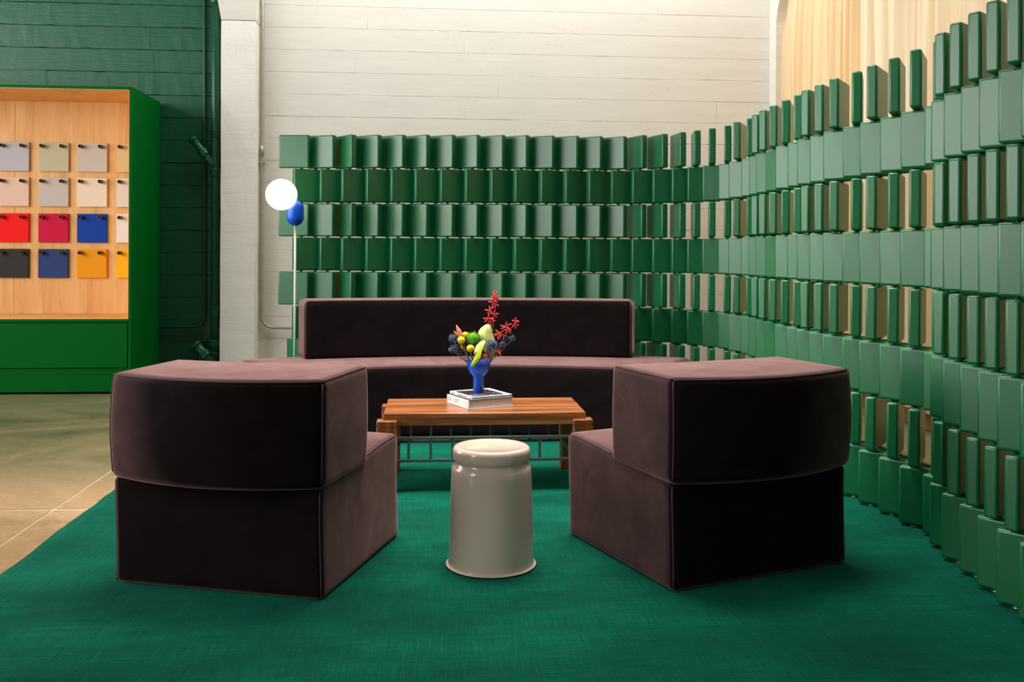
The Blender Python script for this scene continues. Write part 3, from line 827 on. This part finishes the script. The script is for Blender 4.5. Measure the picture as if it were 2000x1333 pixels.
tag(obj('globe_shade', bm, M['globe'], lp, smooth=True), 'lit opal glass globe')

# ---------------------------------------------------------------- display cabinet and swatches
CX, CY = -3.8, 8.65
cb = empty('display_cabinet', (CX, CY, 0)); tag(cb, 'tall green display cabinet lined with birch plywood, against the green wall', 'cabinet')
def cbox(name, x0, x1, y0, y1, z0, z1, m, r=0.001): return obj(name, box(x0 - CX, x1 - CX, y0 - CY, y1 - CY, z0, z1, r, 1), m, cb)
xl, xr = -5.2, -2.535
F, K = 8.245, 9.078
cbox('side_panel', xr - .022, xr, F, K, .012, 2.585, M['cab_green'])
cbox('side_panel', xl, xl + .022, F, K, .012, 2.585, M['cab_green'])
cbox('top_panel', xl + .0225, xr - .0225, F, K, 2.563, 2.585, M['cab_green'])
cbox('back_panel', -3.789, xr - .0225, 8.975, 9.0, .60, 2.5625, M['ply'])
cbox('back_panel', xl + .0225, -3.791, 8.975, 9.0, .60, 2.5625, M['ply'])
cbox('lining', xr - .0275, xr - .0226, F + .006, 8.974, .632, 2.5565, M['ply'])
cbox('lining', xl + .0226, xl + .0275, F + .006, 8.974, .632, 2.5565, M['ply'])
cbox('lining', xl + .028, xr - .028, F + .006, 8.974, 2.557, 2.5625, M['ply'])
cbox('shelf', xl + .023, xr - .023, F + .001, 8.974, .603, .628, M['cab_green'])
cbox('lining', xl + .028, xr - .028, F + .004, 8.974, .6285, .6325, M['ply'])
dw = (xr - xl - .056)
cbox('drawer', -3.86, xr - .030, F + .002, F + .45, .220, .597, M['cab_green'], .002)
cbox('drawer', xl + .030, -3.866, F + .002, F + .45, .220, .597, M['cab_green'], .002)
cbox('groove_panel', xl + .023, xr - .023, F + .016, F + .4, .163, .216, M['cab_green'])
cbox('plinth', xl + .023, xr - .023, F + .002, F + .5, .018, .163, M['cab_green'])
SW = [[('grey lilac', (190, 188, 196)), ('sage grey', (196, 190, 160)), ('pale mauve grey', (204, 196, 188)), ('sand', (224, 196, 140))],
      [('pale pink', (232, 198, 180)), ('warm grey', (202, 192, 186)), ('cream', (238, 224, 204)), ('off-white', (228, 220, 208))],
      [('bright red', (250, 6, 12)), ('crimson pink', (206, 0, 66)), ('cobalt blue', (0, 62, 170)), ('white', (238, 232, 226))],
      [('charcoal', (48, 50, 48)), ('navy blue', (44, 64, 122)), ('orange', (238, 158, 0)), ('sunflower yellow', (250, 190, 4))]]
rown = ['top', 'second', 'third', 'bottom']
sx0 = [-3.920, -3.573, -3.234, -2.887]; sz0 = [1.922, 1.604, 1.278, 0.956]
sq = mesh('panel', box(0, .263, -.022, 0, 0, .262, .003, 2), M['paper'])
hid_pts = []
pegb = bmesh.new()
def ycyl(bm, r0, r1, y0, y1, mi=0, n=14):
    a_ = [bm.verts.new((r0 * math.cos(2 * PI * i / n), y0, r0 * math.sin(2 * PI * i / n))) for i in range(n)]
    b_ = [bm.verts.new((r1 * math.cos(2 * PI * i / n), y1, r1 * math.sin(2 * PI * i / n))) for i in range(n)]
    for i in range(n):
        f = bm.faces.new([a_[i], a_[(i + 1) % n], b_[(i + 1) % n], b_[i]]); f.smooth = True; f.material_index = mi
    return a_, b_
a0, b0 = ycyl(pegb, .0162, .0162, 0.0, -.075)
f = pegb.faces.new(a0)
a2, b2_ = ycyl(pegb, .0162, .0095, -.075, -.0755)
a3, b3_ = ycyl(pegb, .0095, .0095, -.0755, -.055, 1)
pegb.faces.new(b3_).material_index = 1
bmesh.ops.remove_doubles(pegb, verts=pegb.verts, dist=1e-5)
peg_me = mesh('peg', pegb, [M['peg'], M['pegdark']])
for r in range(4):
    for c in range(4):
        nm, rgb = SW[r][c]
        o = empty('colour_swatch', (sx0[c], 8.9745, sz0[r]))
        tag(o, nm + ' square sample panel hung on two pegs, %s row' % rown[r] + (' at the cabinet side' if c == 3 else ''), 'sample', 'colour samples on the peg board')
        p = link('panel', sq.copy(), o); p.data.materials[0] = plain('swatch_' + nm.replace(' ', '_'), rgb, 0.6, 0.03, 3, spec=0.2)
        for dx in (.040, .214):
            link('peg', peg_me, cb, (sx0[c] + dx - CX, 8.9745 - CY - .0005, sz0[r] + .228))

# ---------------------------------------------------------------- pipes and conduits on the walls
dp = empty('drain_pipe', (-2.022, 9.03, 0)); tag(dp, 'thick green-painted drain pipe with branches, beside the white column', 'pipe')
R = .039
obj('pipe', add_lathe(bmesh.new(), [(R, 0.0), (R, 5.2)], 24), M['green_pipe'], dp)
for (z0, z1, rr_) in ((3.50, 3.60, .054), (2.256, 2.330, .050), (1.897, 1.972, .050), (.60, .70, .044), (.325, .385, .05), (.25, .27, .046)):
    obj('coupling', add_lathe(bmesh.new(), [(R, z0), (rr_ - .004, z0 + .002), (rr_, z0 + .010), (rr_, z1 - .014), (rr_ + .004, z1 - .010), (rr_ + .004, z1 - .003), (R, z1)], 24), M['green_pipe'], dp)
def branch(p, q, r):
    p, q = Vector(p), Vector(q); d = (q - p)
    bm = bmesh.new()
    add_tube(bm, [p, p + d * .2, p + d * .5, p + d * 1.0], [r * .9, r * .9, r * .9, r * .9], 18)
    obj('branch', bm, M['green_pipe'], dp)
    bm = bmesh.new()
    add_tube(bm, [p + d * t for t in (.40, .41, .47, .48, .54, .60, .61)], [r * .9, r * 1.2, r * 1.25, r * 1.12, r * 1.25, r * 1.22, r * .9], 18)
    obj('coupling', bm, M['green_pipe'], dp)
    bm = bmesh.new()
    add_tube(bm, [p + d * t for t in (.93, .935, 1.0, 1.005, 1.03, 1.035)], [r * .9, r * 1.12, r * 1.12, r * .95, r * .9, r * .5], 18)
    obj('end_cap', bm, M['green_pipe'], dp)
branch((0.0, -.004, 1.985), (-.205, -.022, 2.245), R)
branch((0.0, -.004, .150), (-.175, -.030, .345), R * 1.5)
g1 = empty('conduit', (-2.14, 9.095, 0)); tag(g1, 'thin green-painted conduit bending behind the cabinet', 'pipe')
pts = [(-.006, 0, 5.2), (-.004, 0, 3.5), (.012, 0, .62)] + arc_pts((-.088, 0, .60), .10, 0, -PI / 2, 8, (1, 0, 0), (0, 0, 1))[1:] + [(-.25, 0, .499), (-.7, 0, .499)]
obj('tube', tube(pts, .0125, 12), M['green_pipe'], g1)
g2 = empty('conduit', (-1.612, 9.095, 0)); tag(g2, 'thin grey metal conduit bending behind the green screen, right of the column', 'pipe')
pts = [(0, 0, 5.2), (0, 0, 3.0), (0, 0, .62)] + arc_pts((.115, 0, .605), .115, PI, 1.5 * PI, 8, (1, 0, 0), (0, 0, 1))[1:] + [(.3, 0, .490), (.9, 0, .490)]
obj('tube', tube(pts, .013, 12), M['conduit'], g2)
obj('coupling', tube([(0, 0, 2.10), (0, 0, 2.20)], .018, 12), M['conduit'], g2)
obj('strap', box(-.03, .03, -.016, .018, 2.03, 2.05, .002, 1), M['conduit'], g2)
